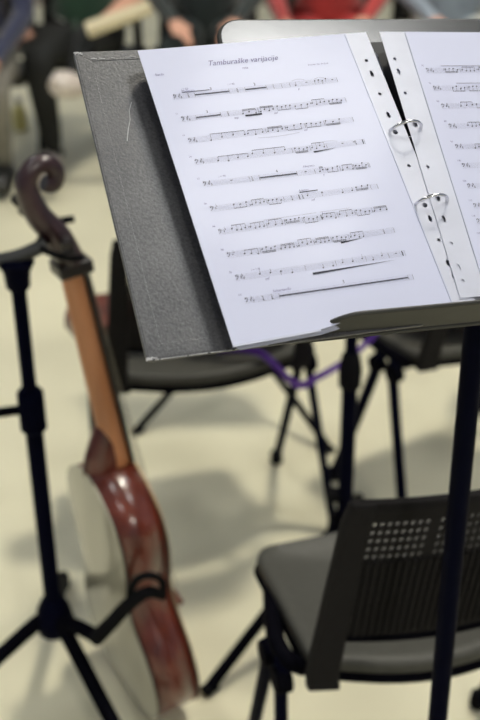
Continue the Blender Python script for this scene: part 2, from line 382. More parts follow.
ZP = .0006   # ink height above page
class Ink:
    def __init__(s): s.b = MB(); s.f = MB(); s.t = MB()
    def quad(s, mb, a, b_, th):
        a = V((*a, ZP)); b_ = V((*b_, ZP)); d_ = (b_ - a); 
        if d_.length < 1e-7: return
        n = V((-d_.y, d_.x, 0)).normalized() * th / 2
        mb.add([a - n, b_ - n, b_ + n, a + n], [(0, 1, 2, 3)])
    def ell(s, x, y, a, b_, rot=.35, n=8):
        c, si = math.cos(rot), math.sin(rot)
        s.b.add([(x + a * math.cos(q) * c - b_ * math.sin(q) * si, y + a * math.cos(q) * si + b_ * math.sin(q) * c, ZP) for q in [2 * PI * j / n for j in range(n)]], [tuple(range(n))])
    def text(s, t, size, x, y, shear=0, align='LEFT', mb=None):
        vs, fs = text_mesh(t, size, x, y, shear, align, ZP); (mb or s.t).add(vs, fs)
    def clef(s, x, y, g):
        pts = [(x, y + .3 * g), (x + .3 * g, y + 1.0 * g), (x + 1.1 * g, y + 1.1 * g), (x + 1.6 * g, y + .2 * g), (x + 1.2 * g, y - 1.0 * g), (x, y - 2.1 * g)]
        pp = smooth_path([V((*p, 0)) for p in pts], 3)
        for i in range(len(pp) - 1): s.quad(s.b, pp[i].xy, pp[i + 1].xy, .35 * g)
        s.ell(x + .25 * g, y + .3 * g, .4 * g, .4 * g); s.ell(x + 2.1 * g, y + .7 * g, .2 * g, .2 * g); s.ell(x + 2.1 * g, y - .2 * g, .2 * g, .2 * g)
    def flat(s, x, y, g):
        s.quad(s.b, (x, y + 1.8 * g), (x, y - .5 * g), .14 * g); s.quad(s.b, (x, y + .4 * g), (x + .6 * g, y + .3 * g), .2 * g); s.quad(s.b, (x + .6 * g, y + .3 * g), (x, y - .5 * g), .2 * g)
    def sharp(s, x, y, g):
        s.quad(s.b, (x, y + g), (x, y - g), .12 * g); s.quad(s.b, (x + .4 * g, y + 1.1 * g), (x + .4 * g, y - .9 * g), .12 * g)
        s.quad(s.b, (x - .3 * g, y + .3 * g), (x + .7 * g, y + .5 * g), .25 * g); s.quad(s.b, (x - .3 * g, y - .5 * g), (x + .7 * g, y - .3 * g), .25 * g)
    def staff(s, x0, x1, y0, y1, g, sig=3, ntime=False):
        # lines from (x0,y0) to (x1,y1), centre line
        s.x0, s.x1, s.y0, s.y1, s.g = x0, x1, y0, y1, g
        for k in range(-2, 3): s.quad(s.f, (x0, y0 + k * g), (x1, y1 + k * g),   .00014)
        s.clef(x0 + .001, y0 + g, g)
        for k in range(sig): s.sharp(x0 + .0055 + k * .9 * g, y0 + (0, 1.5, -.8, .8)[k] * g, g) if sig > 2 else s.flat(x0 + .0055 + k * g, y0 + (0, 1.5, -.5)[k] * g, g)
        s.bar(1.0)
        if ntime: s.time(.1)
    def P(s, t, k=0): return (s.x0 + (s.x1 - s.x0) * t, s.y0 + (s.y1 - s.y0) * t + k * s.g)
    def bar(s, t, th=.00025): s.quad(s.b, s.P(t, 2), s.P(t, -2), th)
    def time(s, t):
        s.text('3', 2.6 * s.g, *s.P(t, 0.05), mb=s.b); s.text('4', 2.6 * s.g, *s.P(t, -2.0), mb=s.b)
    def rest(s, a, b_, num):
        s.quad(s.b, s.P(a, 0), s.P(b_, 0), .0011); s.bar(a - .002); s.bar(b_ + .002); s.text(num, 3.2 * s.g, *s.P((a + b_) / 2, 2.7), align='CENTER', mb=s.b)
    def wrest(s, t): s.quad(s.b, s.P(t, .7), s.P(t + .012, .7), .0006)
    def wedge(s, a, b_, k, fat=.0022):
        p = s.P(a, k); q = s.P(b_, k + 1.2)
        s.b.add([(p[0], p[1] + fat / 2, ZP), (p[0], p[1] - fat / 2, ZP), (q[0], q[1], ZP)], [(0, 1, 2)])
    def group(s, a, b_, n, beam=1, down=None, acc=False):
        ks = [random.choice((-2, -1.5, -1, -.5, 0, .5, 1, 1.5, 2)) for _ in range(n)]
        base = random.uniform(-1.2, 1.6); ks = [max(-2.5, min(2.8, base + random.choice((-1, -.5, 0, .5, 1)))) for _ in range(n)]
        down = (base > .2) if down is None else down; pts = []
        for i in range(n):
            t = a + (b_ - a) * i / max(1, n - 1); x, y = s.P(t, ks[i]); s.ell(x, y, .66 * s.g, .52 * s.g); pts.append((x, y))
            if acc and i == 0: s.sharp(x - 1.5 * s.g, y, s.g * .8)
        sg = -1 if down else 1
        ext = (min if down else max)(p[1] for p in pts) + sg * 2.6 * s.g
        dx = (-.5 if down else .5) * s.g
        for x, y in pts: s.quad(s.b, (x + dx, y), (x + dx, ext if beam else y + sg * 3 * s.g), .00022)
        for q in range(beam):
            if n > 1: s.quad(s.b, (pts[0][0] + dx, ext - sg * q * .9 * s.g), (pts[-1][0] + dx, ext - sg * q * .9 * s.g), .00045)
    def run(s, a, b_, step=.095, n=4, beam=1):
        t = a
        while t + step * .7 < b_:
            s.group(t, t + step * .72, random.choice((n, n, 3)), random.choice((beam, beam, 2)), acc=random.random() < .3)
            t += step
            if random.random() < .4: s.bar(t - .012)
    def slur(s, a, b_, k, h=1.2):
        p = [V((*s.P(a + (b_ - a) * i / 8, k + h * math.sin(PI * i / 8)), 0)) for i in range(9)]
        for i in range(8): s.quad(s.f, p[i].xy, p[i + 1].xy, .0003)
    def build(s, F, parent):
        m = MB(); m.add(s.f.v, s.f.f, 0); m.add(s.b.v, s.b.f, 1); m.add(s.t.v, s.t.f, 2)
        m.xf(F).build('printed_music', [M_staffink, M_ink, M_textink], parent)

# --- left page frame (rotated -1.9 deg), origin at the page centre
FL = frame(-1.9, 0, 0, 0)
def sheet_pack(F, name, label, px0, px1, sx0, sx1, y0, y1, holes, z=0, group=None, mp=M_paper, xc=None, trim=0.0):
    t = thing(name, label, 'sheet music', F @ V(((px0 + px1) / 2, y0, z)), 0, group)
    # page: slightly arched thin sheet
    mb = MB(); NX, NY = 14, 8; vs = []
    for j in range(NY + 1):
        for i in range(NX + 1):
            X = px0 + (px1 - px0) * i / NX; vs.append((X, y0 + (y1 - y0) * j / NY + (trim * min(1, max(0, (X + .022) / .02)) if j == 0 else 0), z))
    fs = [(j * (NX + 1) + i, j * (NX + 1) + i + 1, (j + 1) * (NX + 1) + i + 1, (j + 1) * (NX + 1) + i) for j in range(NY) for i in range(NX)]
    mb.add(vs, fs).xf(F).build('page', mp, t, solid=.0004)
    strip_mesh(sx0, sx1, y0, y1, holes, z - .0001, xc).xf(F).build('punched_strip', M_strip, t, solid=.00025)
    return t
holesL = [(v, .0018, .0018 if k == 0 else .0038) for v, k in ((.1165, 0), (.101, 1), (.0775, 0), (.0535, 1), (-.0035, 0), (-.0605, 1), (-.083, 0), (-.107, 1), (-.1205, 0))]
holesL += [(.034, .0026, .0026), (-.046, .0026, .0026)]
def Ly(u): return u
left = sheet_pack(FL, 'music_sheet', 'sheet of printed music titled in italics in a clear sleeve, left page of the binder', -.1055, .1045, .1047, .128, -.1480, .1495, holesL, trim=.0035)
# plastic sleeve welded edge line between paper and strip, and bottom hem
MB().box((.1046, 0, .0004), (.0011, .298, .0009)).xf(FL).build('sleeve_seam', M_sleeve, left)
MB().box((-.0655, -.1486, .0000), (.080, .0020, .0007)).xf(FL).build('sleeve_hem', M_sleeve, left)
# sleeves stacked below the top one
for k in range(5):
    dz = -.0022 * (k + 1); du = .0016 * (k + 1) + random.uniform(-.0006, .0004); dv = -.0006 * (k + 1)
    Fk = frame(-1.9 + random.uniform(-.35, .35), du, dv, dz)
    sheet_pack(Fk, 'music_sheet', 'clear sleeve of sheet music under the titled page, only its edge showing', -.1055, .1045, .1047, .127, -.1475 + .0005 * k, .1495, [(h[0] + (.0030 if h[1] < .002 else 0), h[1], h[2]) for h in holesL], trim=.005, group='sleeves stacked under the titled page', mp=M_sleeve)

ink = Ink(); G = .00125
def L(u, v):     # measured page coordinates -> FL local
    a = math.radians(1.9); return (u * math.cos(a) - v * math.sin(a), u * math.sin(a) + v * math.cos(a))
ST = [((-.084, .099), (.081, .095)), ((-.084, .075), (.081, .072)), ((-.085, .052), (.08, .050)), ((-.086, .03), (.082, .025)), ((-.086, .007), (.077, .000)),
      ((-.088, -.018), (.076, -.023)), ((-.088, -.041), (.076, -.046)), ((-.088, -.064), (.074, -.069)), ((-.088, -.086), (.075, -.093)), ((-.087, -.108), (.073, -.117))]
for i, (a, b_) in enumerate(ST):
    a = L(*a); b_ = L(*b_); ink.staff(a[0], b_[0], a[1], b_[1], G, 3 if i < 5 or i > 7 else 2)
    if i: ink.text(str((11, 19, 26, 31, 36, 44, 50, 56, 63)[i - 1]), .0026, a[0] - .0035, a[1] + 4.2 * G)
    if i == 0:
        ink.time(.085); ink.rest(.13, .33, '3'); ink.time(.375); ink.rest(.43, .555, '2'); ink.bar(.6); ink.bar(.65); ink.bar(.7)
        ink.group(.735, .735, 1, 0); ink.slur(.72, .80, 3); ink.wrest(.8); ink.group(.86, .93, 4, 0); ink.slur(.86, .93, 2.6); ink.wrest(.965)
        ink.text('p', .0034, *ink.P(.74, -5), shear=.3)
        ink.text('♩ = 60', .0028, *ink.P(.06, 5.2)); ink.text('Moderato', .0031, *ink.P(.06, 3.3)); ink.quad(ink.b, ink.P(.06, 3.0), ink.P(.22, 3.0), .0006)
        ink.text('♩ = 80', .0028, *ink.P(.335, 5.2))
    elif i == 1:
        ink.rest(.09, .23, '3'); ink.time(.27); ink.run(.36, 1, .107); ink.text('mp', .0034, *ink.P(.3, -5), shear=.3); ink.text('mf', .0034, *ink.P(.54, -5), shear=.3)
        ink.quad(ink.b, ink.P(.37, -3.4), ink.P(.47, -3.4), .0018)
    elif i == 2:
        ink.group(.13, .33, 4, 1, False); ink.run(.35, 1, .12); ink.slur(.4, .65, -5, -.8); ink.text('mf', .0034, *ink.P(.68, -4.5), shear=.3)
    elif i == 3:
        ink.group(.13, .3, 4, 1, False); ink.group(.33, .52, 4, 1, False); ink.bar(.56); ink.run(.58, .76, .1); ink.slur(.72, .84, 3); ink.wrest(.86); ink.wrest(.93)
        ink.time(.94); ink.bar(.99, .0008); ink.wedge(.68, .82, -3.6, .0016)
    elif i == 4:
        ink.wrest(.16); ink.bar(.27); ink.time(.28); ink.rest(.33, .55, '4'); ink.wrest(.6); ink.bar(.66); ink.group(.69, .71, 2, 2); ink.run(.74, 1, .088)
        ink.text('♩ = 90', .0028, *ink.P(.1, 4)); ink.text('Allegretto', .0028, *ink.P(.6, 4.2)); ink.text('f', .0036, *ink.P(.7, -5), shear=.3)
    elif i == 5:
        ink.run(.14, .46, .1); ink.time(.47); ink.bar(.52, .0007); ink.time(.535)
        for t in (.57, .66, .78, .84): ink.group(t, t, 1, 0)
        ink.run(.87, .98, .1, 3); ink.quad(ink.b, ink.P(.53, 3.6), ink.P(.64, 3.6), .0008); ink.text('Animato', .0028, *ink.P(.53, 4.4)); ink.text('mf', .0034, *ink.P(.58, -4.6), shear=.3)
    elif i == 6:
        ink.run(.08, 1, .105); ink.quad(ink.f, ink.P(.27, 4.2), ink.P(.58, 4.2), .0003); ink.quad(ink.f, ink.P(.27, 4.2), ink.P(.27, 3.2), .0003); ink.text('1.', .0028, *ink.P(.28, 2.6)); ink.quad(ink.f, ink.P(.6, 4.2), ink.P(.78, 4.2), .0003)
        ink.bar(.6, .0008); ink.text('2.', .0028, *ink.P(.61, 2.6))
    elif i == 7:
        ink.run(.1, .9, .105, acc if False else 4); ink.time(.93); ink.wedge(.66, .8, -3.6, .0019)
    elif i == 8:
        for t in (.14, .2, .26, .32, .5, .56, .62, .68, .74, .8, .86): ink.group(t, t, 1, 0)
        for t in (.4, .58, .76, .9): ink.bar(t)
        ink.wrest(.94); ink.bar(.985, .0009); ink.text('♩ = 118', .0028, *ink.P(.1, 3.6)); ink.text('mf', .0034, *ink.P(.16, -4.8), shear=.3)
        ink.wedge(.43, .94, -5.4, .0021)
    else:
        ink.time(.1); ink.time(.15); ink.rest(.2, .97, '3'); ink.text('Scherzando', .0036, *ink.P(.17, 3.2), shear=.2)
a = L(-.041, .1275); vs_, fs_ = text_mesh('Tamburaške varijacije', .0081, a[0] + .0005, a[1], .42, 'LEFT', ZP); MB().add(vs_, fs_).xf(FL).build('printed_title', M_textink, left)
a = L(-.0085, .1195); ink.text('1958.', .003, a[0], a[1])
a = L(-.0925, .1235); ink.text('Berda', .0034, a[0], a[1])
# composer's line: too small to read in the photograph, a row of faint strokes
a = L(.058, .1145)
xx = 0
for k in range(14):
    if k in (5, 8): xx += .0012; continue
    h = random.uniform(.0009, .0016); ink.quad(ink.t, (a[0] + xx, a[1]), (a[0] + xx + .0004, a[1] + h), .0003); ink.quad(ink.t, (a[0] + xx + .0004, a[1] + h), (a[0] + xx + .0011, a[1] + h * .4), .0003); xx += .0016
ink.build(FL, left)

# --- right page
RA = -7.4
FR = frame(RA, .1325, -.149, .001)
# local: x from strip edge, y from the bottom
hy = [.2585, .2435, .2185, .1675, .1365, .0800, .0550, .0300, .0200]
holesR = [(y, .0018, .0018 if k % 2 == 0 else .0038) for k, y in enumerate((.0165, .0300, .0545, .0800, .1360, .1900 + .0, .2190, .2440, .2590))]
holesR += [(.1030, .0028, .0045), (.1830 - .0 + .0, .0028, .0028)]
holesR = [h for h in holesR if abs(h[0] - .19) > .0001]
right = sheet_pack(FR, 'music_sheet', 'right-hand sheet of printed music in a clear sleeve, cut off by the frame', .004, .214, -.0235, .0038, 0, .2915, holesR, xc=-.0160)
MB().box((.0039, .145, .0005), (.0011, .29, .0009)).xf(FR).build('sleeve_seam', M_sleeve, right)
for k in range(4):
    Fk = frame(RA - random.uniform(.2, .5), .1325 + .0035 * (k + 1), -.149 - .0006 * k, .001 - .003 * (k + 1))
    sheet_pack(Fk, 'music_sheet', 'clear sleeve of sheet music under the right-hand page, only its edge showing', .004, .214, -.0225, .0038, 0, .2915, [(h[0] + (.0030 if h[1] < .002 else 0), h[1], h[2]) for h in holesR], group='sleeves stacked under the right-hand page', mp=M_sleeve, xc=-.0160)
ink = Ink()
FRi = FR.inverted(); R0F = frame(0)
RST = [(.177, .092), (.176, .071), (.176, .05), (.174, .027), (.171, .004), (.169, -.017), (.165, -.039), (.162, -.06), (.158, -.076), (.155, -.094)]
for i, q in enumerate(RST):
    p = FRi @ (R0F @ V((q[0], q[1], 0))); x0 = p.x; 
    ink.staff(x0, .196, p.y, p.y, G, 3); ink.run(.12, .98, .1); ink.text(str(70 + 6 * i), .0026, x0 - .003, p.y + 4 * G)
    if i in (0, 1, 3, 4, 7): ink.quad(ink.f, ink.P(.1 + .05 * i, 4.5), ink.P(.35, 4.5), .0007)
ink.build(FR, right)

# ------------------------------------------------------------------ chairs
MB.scale = K
def seat_outline(w_, d_, r, bulge_b, n=8):
    pts = []
    hw_, hd = w_ / 2, d_ / 2
    def arc(cx, cy, a0, a1):
        for j in range(n + 1):
            a = math.radians(a0 + (a1 - a0) * j / n); pts.append((cx + r * math.cos(a), cy + r * math.sin(a)))
    arc(hw_ - r, hd - r, 0, 90); arc(-hw_ + r, hd - r, 90, 180); arc(-hw_ + r, -hd + r, 180, 262)
    for j in range(1, 12):
        t = -1 + 2 * j / 12; pts.append((t * (hw_ - r), -hd - bulge_b * (1 - t * t)))
    arc(hw_ - r, -hd + r, 278, 360)
    return pts
def back_curve(x):    # y of the backrest surface at x (concave towards the sitter)
    return -.032 * (1 - (x / .22) ** 2)
def make_chair(label, group):
    t = thing('stacking_chair', label, 'chair', (0, 0, 0), 0, group)
    SZ = .43
    so = [(x, y - .0425) for x, y in seat_outline(.395, .275, .034, .045)]
    # seat shell: rings from rim to centre, gently dished
    mb = MB(); rings = []
    for sc_, z in ((1.0, -.022), (1.012, -.008), (1.0, 0.0), (.965, .003), (.88, -.002), (.6, -.009), (.3, -.012)):
        rings.append([(x * sc_, (y + .01) * sc_ - .01, SZ + z) for x, y in so])
    n = len(so); vs = [p for r in rings for p in r]; fs = [(i * n + j, i * n + (j + 1) % n, (i + 1) * n + (j + 1) % n, (i + 1) * n + j) for i in range(len(rings) - 1) for j in range(n)]
    fs += [tuple((len(rings) - 1) * n + j for j in range(n))]
    bot = [(x * .95, (y + .01) * .95 - .01, SZ - .024) for x, y in so]; nb = len(vs); vs += bot
    fs += [(j, nb + j, nb + (j + 1) % n, (j + 1) % n) for j in range(n)] + [tuple(nb + n - 1 - j for j in range(n))]
    mb.add(vs, fs).build('seat', M_seat, t, smooth=True, world=False, ang=60)
    # black rim under the seat
    MB().tube([(x * .985, y * .985, SZ - .027) for x, y in so], .010, 8, closed=True).build('seat_frame', M_blackmetal, t, smooth=True, world=False)
    # backrest: side uprights (broad flat bands)
    def bp(x, z):      # point on back surface
        k = (z - .42) / .34
        return V((x * (1 - .09 * max(0, k)), -.205 + back_curve(x) - .075 * k, z))
    for s in (-1, 1):
        mb = MB(); n_ = 10; vs = []; fs = []
        for i in range(n_ + 1):
            z = .405 + (.765 - .405) * i / n_
            wd = .044 - .011 * i / n_; ex = .215 + (.003 if 0 < i < n_ else -.002)
            a = bp(s * ex, z); b_ = bp(s * (ex - wd), z); th = V((0, .016, 0))
            vs += [a, b_, b_ + th, a + th]
        for i in range(n_):
            for j in range(4): fs.append((i * 4 + j, i * 4 + (j + 1) % 4, (i + 1) * 4 + (j + 1) % 4, (i + 1) * 4 + j))
        fs += [(3, 2, 1, 0), tuple(n_ * 4 + j for j in range(4))]
        mb.add(vs, fs).build('back_upright', M_plastic, t, smooth=True, bevel=.005, world=False)
    # perforated panel
    NC, NR = 36, 16; x0, x1, z0, z1 = -.181, .181, .520, .748; dx = (x1 - x0) / NC; dz = (z1 - z0) / NR
    mb = MB()
    for c in range(NC):
        for r in range(NR):
            cx = x0 + (c + .5) * dx; cz = z0 + (r + .5) * dz
            solid = (c % 9 == 8) or r == NR - 1
            zb = lambda xx, zz: bp(xx, zz - (.012 * (1 - (xx / .18) ** 2) if r == 0 and zz < z0 + 1e-6 else 0))
            cor = [(cx - dx / 2, cz - dz / 2), (cx + dx / 2, cz - dz / 2), (cx + dx / 2, cz + dz / 2), (cx - dx / 2, cz + dz / 2)]
            if solid: mb.add([zb(*q) for q in cor], [(0, 1, 2, 3)]); continue
            oc = []; inn = []
            for j in range(8):
                a = PI / 8 + j * PI / 4; cc, ss = math.cos(a), math.sin(a); k = 1 / max(abs(cc), abs(ss))
                oc.append(zb(cx + cc * k * dx / 2, cz + ss * k * dz / 2)); q = 1 if r > NR - 7 else .5; inn.append(bp(cx + cc * .0037 * q, cz + ss * .0048 * q))
            # corners
            mb.add(oc + inn, [(j, (j + 1) % 8, 8 + (j + 1) % 8, 8 + j) for j in range(8)])
            mb.add([zb(*cor[0]), oc[4], oc[5]], [(0, 1, 2)]); mb.add([zb(*cor[1]), oc[6], oc[7]], [(0, 1, 2)])
            mb.add([zb(*cor[2]), oc[0], oc[1]], [(0, 1, 2)]); mb.add([zb(*cor[3]), oc[2], oc[3]], [(0, 1, 2)])
    mb.v = [p + V((0, .008, 0)) for p in mb.v]
    mb.build('perforated_panel', M_plastic, t, world=False, solid=.004)
    # vertical ribs between hole columns
    rb = MB()
    for c in range(1, NC):
        x = x0 + c * dx
        a = bp(x, z0); b_ = bp(x, z1 - .085)
        rb.box((a + b_) / 2 + V((0, .0045, 0)), (.0036, .005, (b_ - a).length), Matrix.Rotation(math.atan2(.075 / .34, 1), 3, 'X'))
    rb.build('panel_ribs', M_plastic, t, world=False)
    # bottom and top rails following the curve
    MB().tube([bp(-.185 + .37 * i / 20, .516 - .012 * (1 - ((-.185 + .37 * i / 20) / .185) ** 2)) + V((0, .008, 0)) for i in range(21)], .0065, 8).build('lower_rail', M_blackmetal, t, smooth=True, world=False)
    MB().tube([bp(-.20 + .40 * i / 20, .757) + V((0, .008, 0)) for i in range(21)], .0105, 8, flat=(1.0, .75), side=(0, 0, 1)).build('top_rail', M_plastic, t, smooth=True, world=False)
    # legs
    for s in (-1, 1):
        node = V((s * .232, -.12, .385))
        MB().tube(smooth_path([node + V((0, -.03, .028)), node + V((0, -.024, -.02)), V((s * .262, -.25, .012))], 5), .0115, 12, flat=(1.25, .8), side=(0, 1, 0)).build('leg', M_bluemetal, t, smooth=True, world=False)
        MB().tube(smooth_path([node + V((0, .03, .025)), node + V((0, .035, -.02)), V((s * .222, .06, .012))], 5), .0115, 12, flat=(1.25, .8), side=(0, 1, 0)).build('leg', M_bluemetal, t, smooth=True, world=False)
        MB().tube(smooth_path([V((s * .20, -.15, .40)), node + V((-s*.008, -.025, .035)), node + V((-s*.008, .03, .035)), V((s * .18, .06, .398))], 5), .013, 10).build('side_bracket', M_blackmetal, t, smooth=True, world=False)
        for yy in (-.027, .03): MB().lathe([(.021, -.012), (.021, .012)], node + V((0, yy, .0)), 14, Matrix.Rotation(PI / 2, 3, 'Y')).build('leg_joint', M_blackmetal, t, smooth=True, bevel=.003, world=False)
        for xx, yy in ((.262, -.25), (.222, .06)): MB().lathe([(.013, 0), (.016, .004), (.015, .03)], (s * xx, yy, 0), 12).build('foot_cap', M_rubber, t, smooth=True, world=False)
    MB().tube([(-.17, .03, .392), (.17, .03, .392)], .009, 10).build('cross_tube', M_blackmetal, t, smooth=True, world=False)
    return t
GR = 'dark plastic stacking chairs with pierced backs'
ch = make_chair('dark chair with pierced backrest nearest the camera, behind the music stand pole', GR)
ch.location = V((.233, 1.437, 0)) * K; ch.rotation_euler.z = math.radians(17)
def chair(x, y, deg, label):
    c = copy_tree(ch); c.location = V((x, y, 0)) * K; c.rotation_euler.z = math.radians(deg); c['label'] = label; return c
chair(-.112, 2.265, 15, 'dark chair seen below the left half of the binder, beside the neck of the tambura')
chair(.440, 2.375, 33, 'dark chair at the right edge under the music desk lip, holding a pale-edged tambura')

# ------------------------------------------------------------------ large tambura
def offset_poly(pts, k): return pts
def tambura(name, label, base, nut, t_dir, body_len, wl, wu, ww, thick, neck_w, scale=1.0, scroll=True, mats=None, group=None):
    base = V(base); nut = V(nut); a = (nut - base).normalized(); t = V(t_dir); t = (t - t.dot(a) * a).normalized(); wv = a.cross(t).normalized()
    if wv.y < 0: wv = -wv
    T = thing(name, label, 'instrument', (base.x, base.y, max(0, base.z - .0)), 0, group)
    def P(w_, h, tt): return base + wv * w_ + a * h + t * tt
    mr, mbk, mtp, mn, msc = mats or (M_rib, M_back, M_top, M_neck, M_scroll)
    # half outline (h, w)
    prof = [(0, 0), (.004, .35), (.03, .62), (.09, .86), (.17, .985), (.26, 1.0), (.36, .90), (.46, .70), (.54, .615), (.60, .63), (.68, .72), (.78, .765), (.87, .70), (.94, .50), (.985, .24), (1.0, .0)]
    half = []
    for h, q in prof:
        half.append((h * body_len, q * wl / 2 * (1 if h < .5 else 1)))
    hp = smooth_path([V((w_, h, 0)) for h, w_ in half], 4)
    loop = [(p.x, p.y) for p in hp] + [(-p.x, p.y) for p in reversed(hp[1:-1])]
    n = len(loop); ht = thick / 2
    mb = MB(); vs = [P(x, y, -ht) for x, y in loop] + [P(x, y, ht) for x, y in loop]
    mb.add(vs, [(j, (j + 1) % n, n + (j + 1) % n, n + j) for j in range(n)]).build('ribs', mr, T, smooth=True, ang=60, solid=.003)
    cy = body_len * .45
    for s, nm, m_ in ((-1, 'back_plate', mbk), (1, 'soundboard', mtp)):
        mb = MB(); rings = []
        for k, ar in ((1.012, 0), (1.012, .003), (.97, .005), (.8, .010), (.5, .017), (.2, .020)):
            rings.append([P(x * k, cy + (y - cy) * k, s * (ht + ar)) for x, y in loop])
        vs = [p for r in rings for p in r]; fs = [(i * n + j, i * n + (j + 1) % n, (i + 1) * n + (j + 1) % n, (i + 1) * n + j) for i in range(len(rings) - 1) for j in range(n)] + [tuple(range(n)), tuple((len(rings) - 1) * n + j for j in range(n))]
        mb.add(vs, fs).build(nm, m_, T, smooth=True, ang=50)
    # binding lines at the rib edges
    for s in (-1, 1): MB().tube([P(x * 1.01, y if 0 < y < body_len else y, s * ht) for x, y in loop], .0022, 6, closed=True).build('binding', M_ebony, T, smooth=True)
    nl = (nut - base).length
    # neck with heel
    k = 12; pts = []; rad = []
    for i in range(k + 1):
        h = body_len - .004 + (nl - body_len) * i / k; pts.append(P(0, h, .018 * (1 - i / k) + .002)); rad.append(neck_w * (.92 - .2 * i / k))
    MB().tube(pts, rad, 14, flat=(.62, .5), side=tuple(t)).build('neck', mn, T, smooth=True)
    hl = body_len
    MB().tube(smooth_path([P(0, hl - .012, -.012), P(0, hl + .018, -.004), P(0, hl + .05, .006), P(0, hl + .075, .012)], 4), lerp_list([neck_w * .8, neck_w * .8, neck_w * .68, neck_w * .5], 4), 14, flat=(1.0, .62), side=tuple(t)).build('heel', mr, T, smooth=True)
    fb = MB(); q = neck_w * .5
    z0_, z1_ = hl * .74, nl - .002
    fv = [P(sx * (q * 1.1 if e == 0 else q * .85), (z0_, z1_)[e], tt) for e in (0, 1) for sx in (-1, 1) for tt in ((ht + .018, ht + .026) if False else (neck_w * .5 + (.012 if e == 0 else .0), neck_w * .5 + (.02 if e == 0 else .008)))]
    # fingerboard runs parallel to the soundboard just clear of it
    b0 = ht + .004; b1 = neck_w * .36
    fv = [P(-q * 1.1, z0_, b0), P(q * 1.1, z0_, b0), P(q * 1.1, z0_, b0 + .006), P(-q * 1.1, z0_, b0 + .006), P(-q * .8, z1_, b1), P(q * .8, z1_, b1), P(q * .8, z1_, b1 + .008), P(-q * .8, z1_, b1 + .008)]
    fb.add(fv, [(0, 1, 2, 3), (4, 7, 6, 5), (0, 4, 5, 1), (1, 5, 6, 2), (2, 6, 7, 3), (3, 7, 4, 0)]).build('fingerboard', M_ebony, T, bevel=.001)
    # tailpiece, bridge, strings
    MB().add([P(-.02, .01, ht + .012), P(.02, .01, ht + .012), P(.016, body_len * .17, ht + .024), P(-.016, body_len * .17, ht + .024), P(-.02, .01, ht + .018), P(.02, .01, ht + .018), P(.016, body_len * .17, ht + .03), P(-.016, body_len * .17, ht + .03)],
        [(0, 1, 2, 3), (4, 5, 6, 7), (0, 1, 5, 4), (1, 2, 6, 5), (2, 3, 7, 6), (3, 0, 4, 7)]).build('tailpiece', M_ebony, T)
    R = Matrix((wv, a, t)).transposed()
    MB().box(P(0, body_len * .36, ht + .03), (.07, .006, .025), R).build('bridge', mr, T, bevel=.001)
    for i in range(4):
        xw = (-1.5 + i) * .009
        MB().tube([P(xw * 1.1, body_len * .16, ht + .029), P(xw * 1.1, body_len * .36, ht + .044), P(xw * .7, nl, neck_w * .36 + .011)], .0005, 5).build('string', M_string, T)
    if scroll:
        # nut collar
        MB().box(P(0, nl + .002, .004), (neck_w * 1.15, .022, neck_w * 1.3), R).build('nut_collar', M_ebony, T, bevel=.004, smooth=True)
        # pegbox curving back, then rolling over to the front
        sp = [(0, 0), (-.014, .046), (-.034, .082), (-.042, .110), (-.044, .137), (-.029, .157), (-.008, .158), (.003, .141), (-.006, .126), (-.018, .131)]
        rr = [.022, .0215, .0195, .0175, .0155, .0145, .014, .0135, .013, .012]
        pts = smooth_path([P(0, nl + .008 + h * scale, .004 + x * scale) for x, h in sp], 5)
        MB().tube(pts, [r * scale for r in lerp_list(rr, 5)], 14, flat=(1.15, 1.0), side=tuple(wv)).build('scroll', msc, T, smooth=True)
        for i, (x, h) in enumerate(((-.010, .035), (-.028, .072), (-.010, .05), (-.035, .09))):
            s = -1 if i % 2 == 0 else 1
            c0 = P(s * .02, nl + .008 + h * scale, x * scale); c1 = P(s * .05, nl + .008 + h * scale + .004, (x - .004) * scale)
            pg = MB().tube([c0, c1], .0035, 8).build('peg', M_ebony, T, smooth=True)
            MB().lathe([(.003, 0), (.010, .004), (.010, .012), (.003, .016)], c1, 12, (c1 - c0).to_track_quat('Z', 'Y').to_matrix()).build('peg_button', M_ebony, pg, smooth=True)
    else:
        hb = MB(); hs = []
        for x, h in ((-.018, 0), (.018, 0), (.045, .03), (.05, .13), (0, .15), (-.05, .13), (-.045, .03)): hs.append((x, h))
        vs = [P(x * 1.0, nl + h, tt - .12 * h) for tt in (-.016, .016) for x, h in hs]; m7 = 7
        hb.add(vs, [tuple(range(7)), tuple(range(7, 14))] + [(j, (j + 1) % 7, 7 + (j + 1) % 7, 7 + j) for j in range(7)]).build('headstock', msc, T, bevel=.002)
        for h in (.05, .085):
            for s in (-1, 1): MB().tube([P(s * .02, nl + h, -.02), P(s * .045, nl + h, -.02)], .004, 8).build('tuning_peg', M_chrome, T)
    return T
th = math.radians(29)
tam = tambura('cello_tambura', 'large varnished red-brown tambura with scroll head leaning in the floor stand', (-.177, 1.615, .015), (-.256, 1.60, .862), (math.cos(th), math.sin(th), 0), .49, .30, .28, .22, .078, .042)

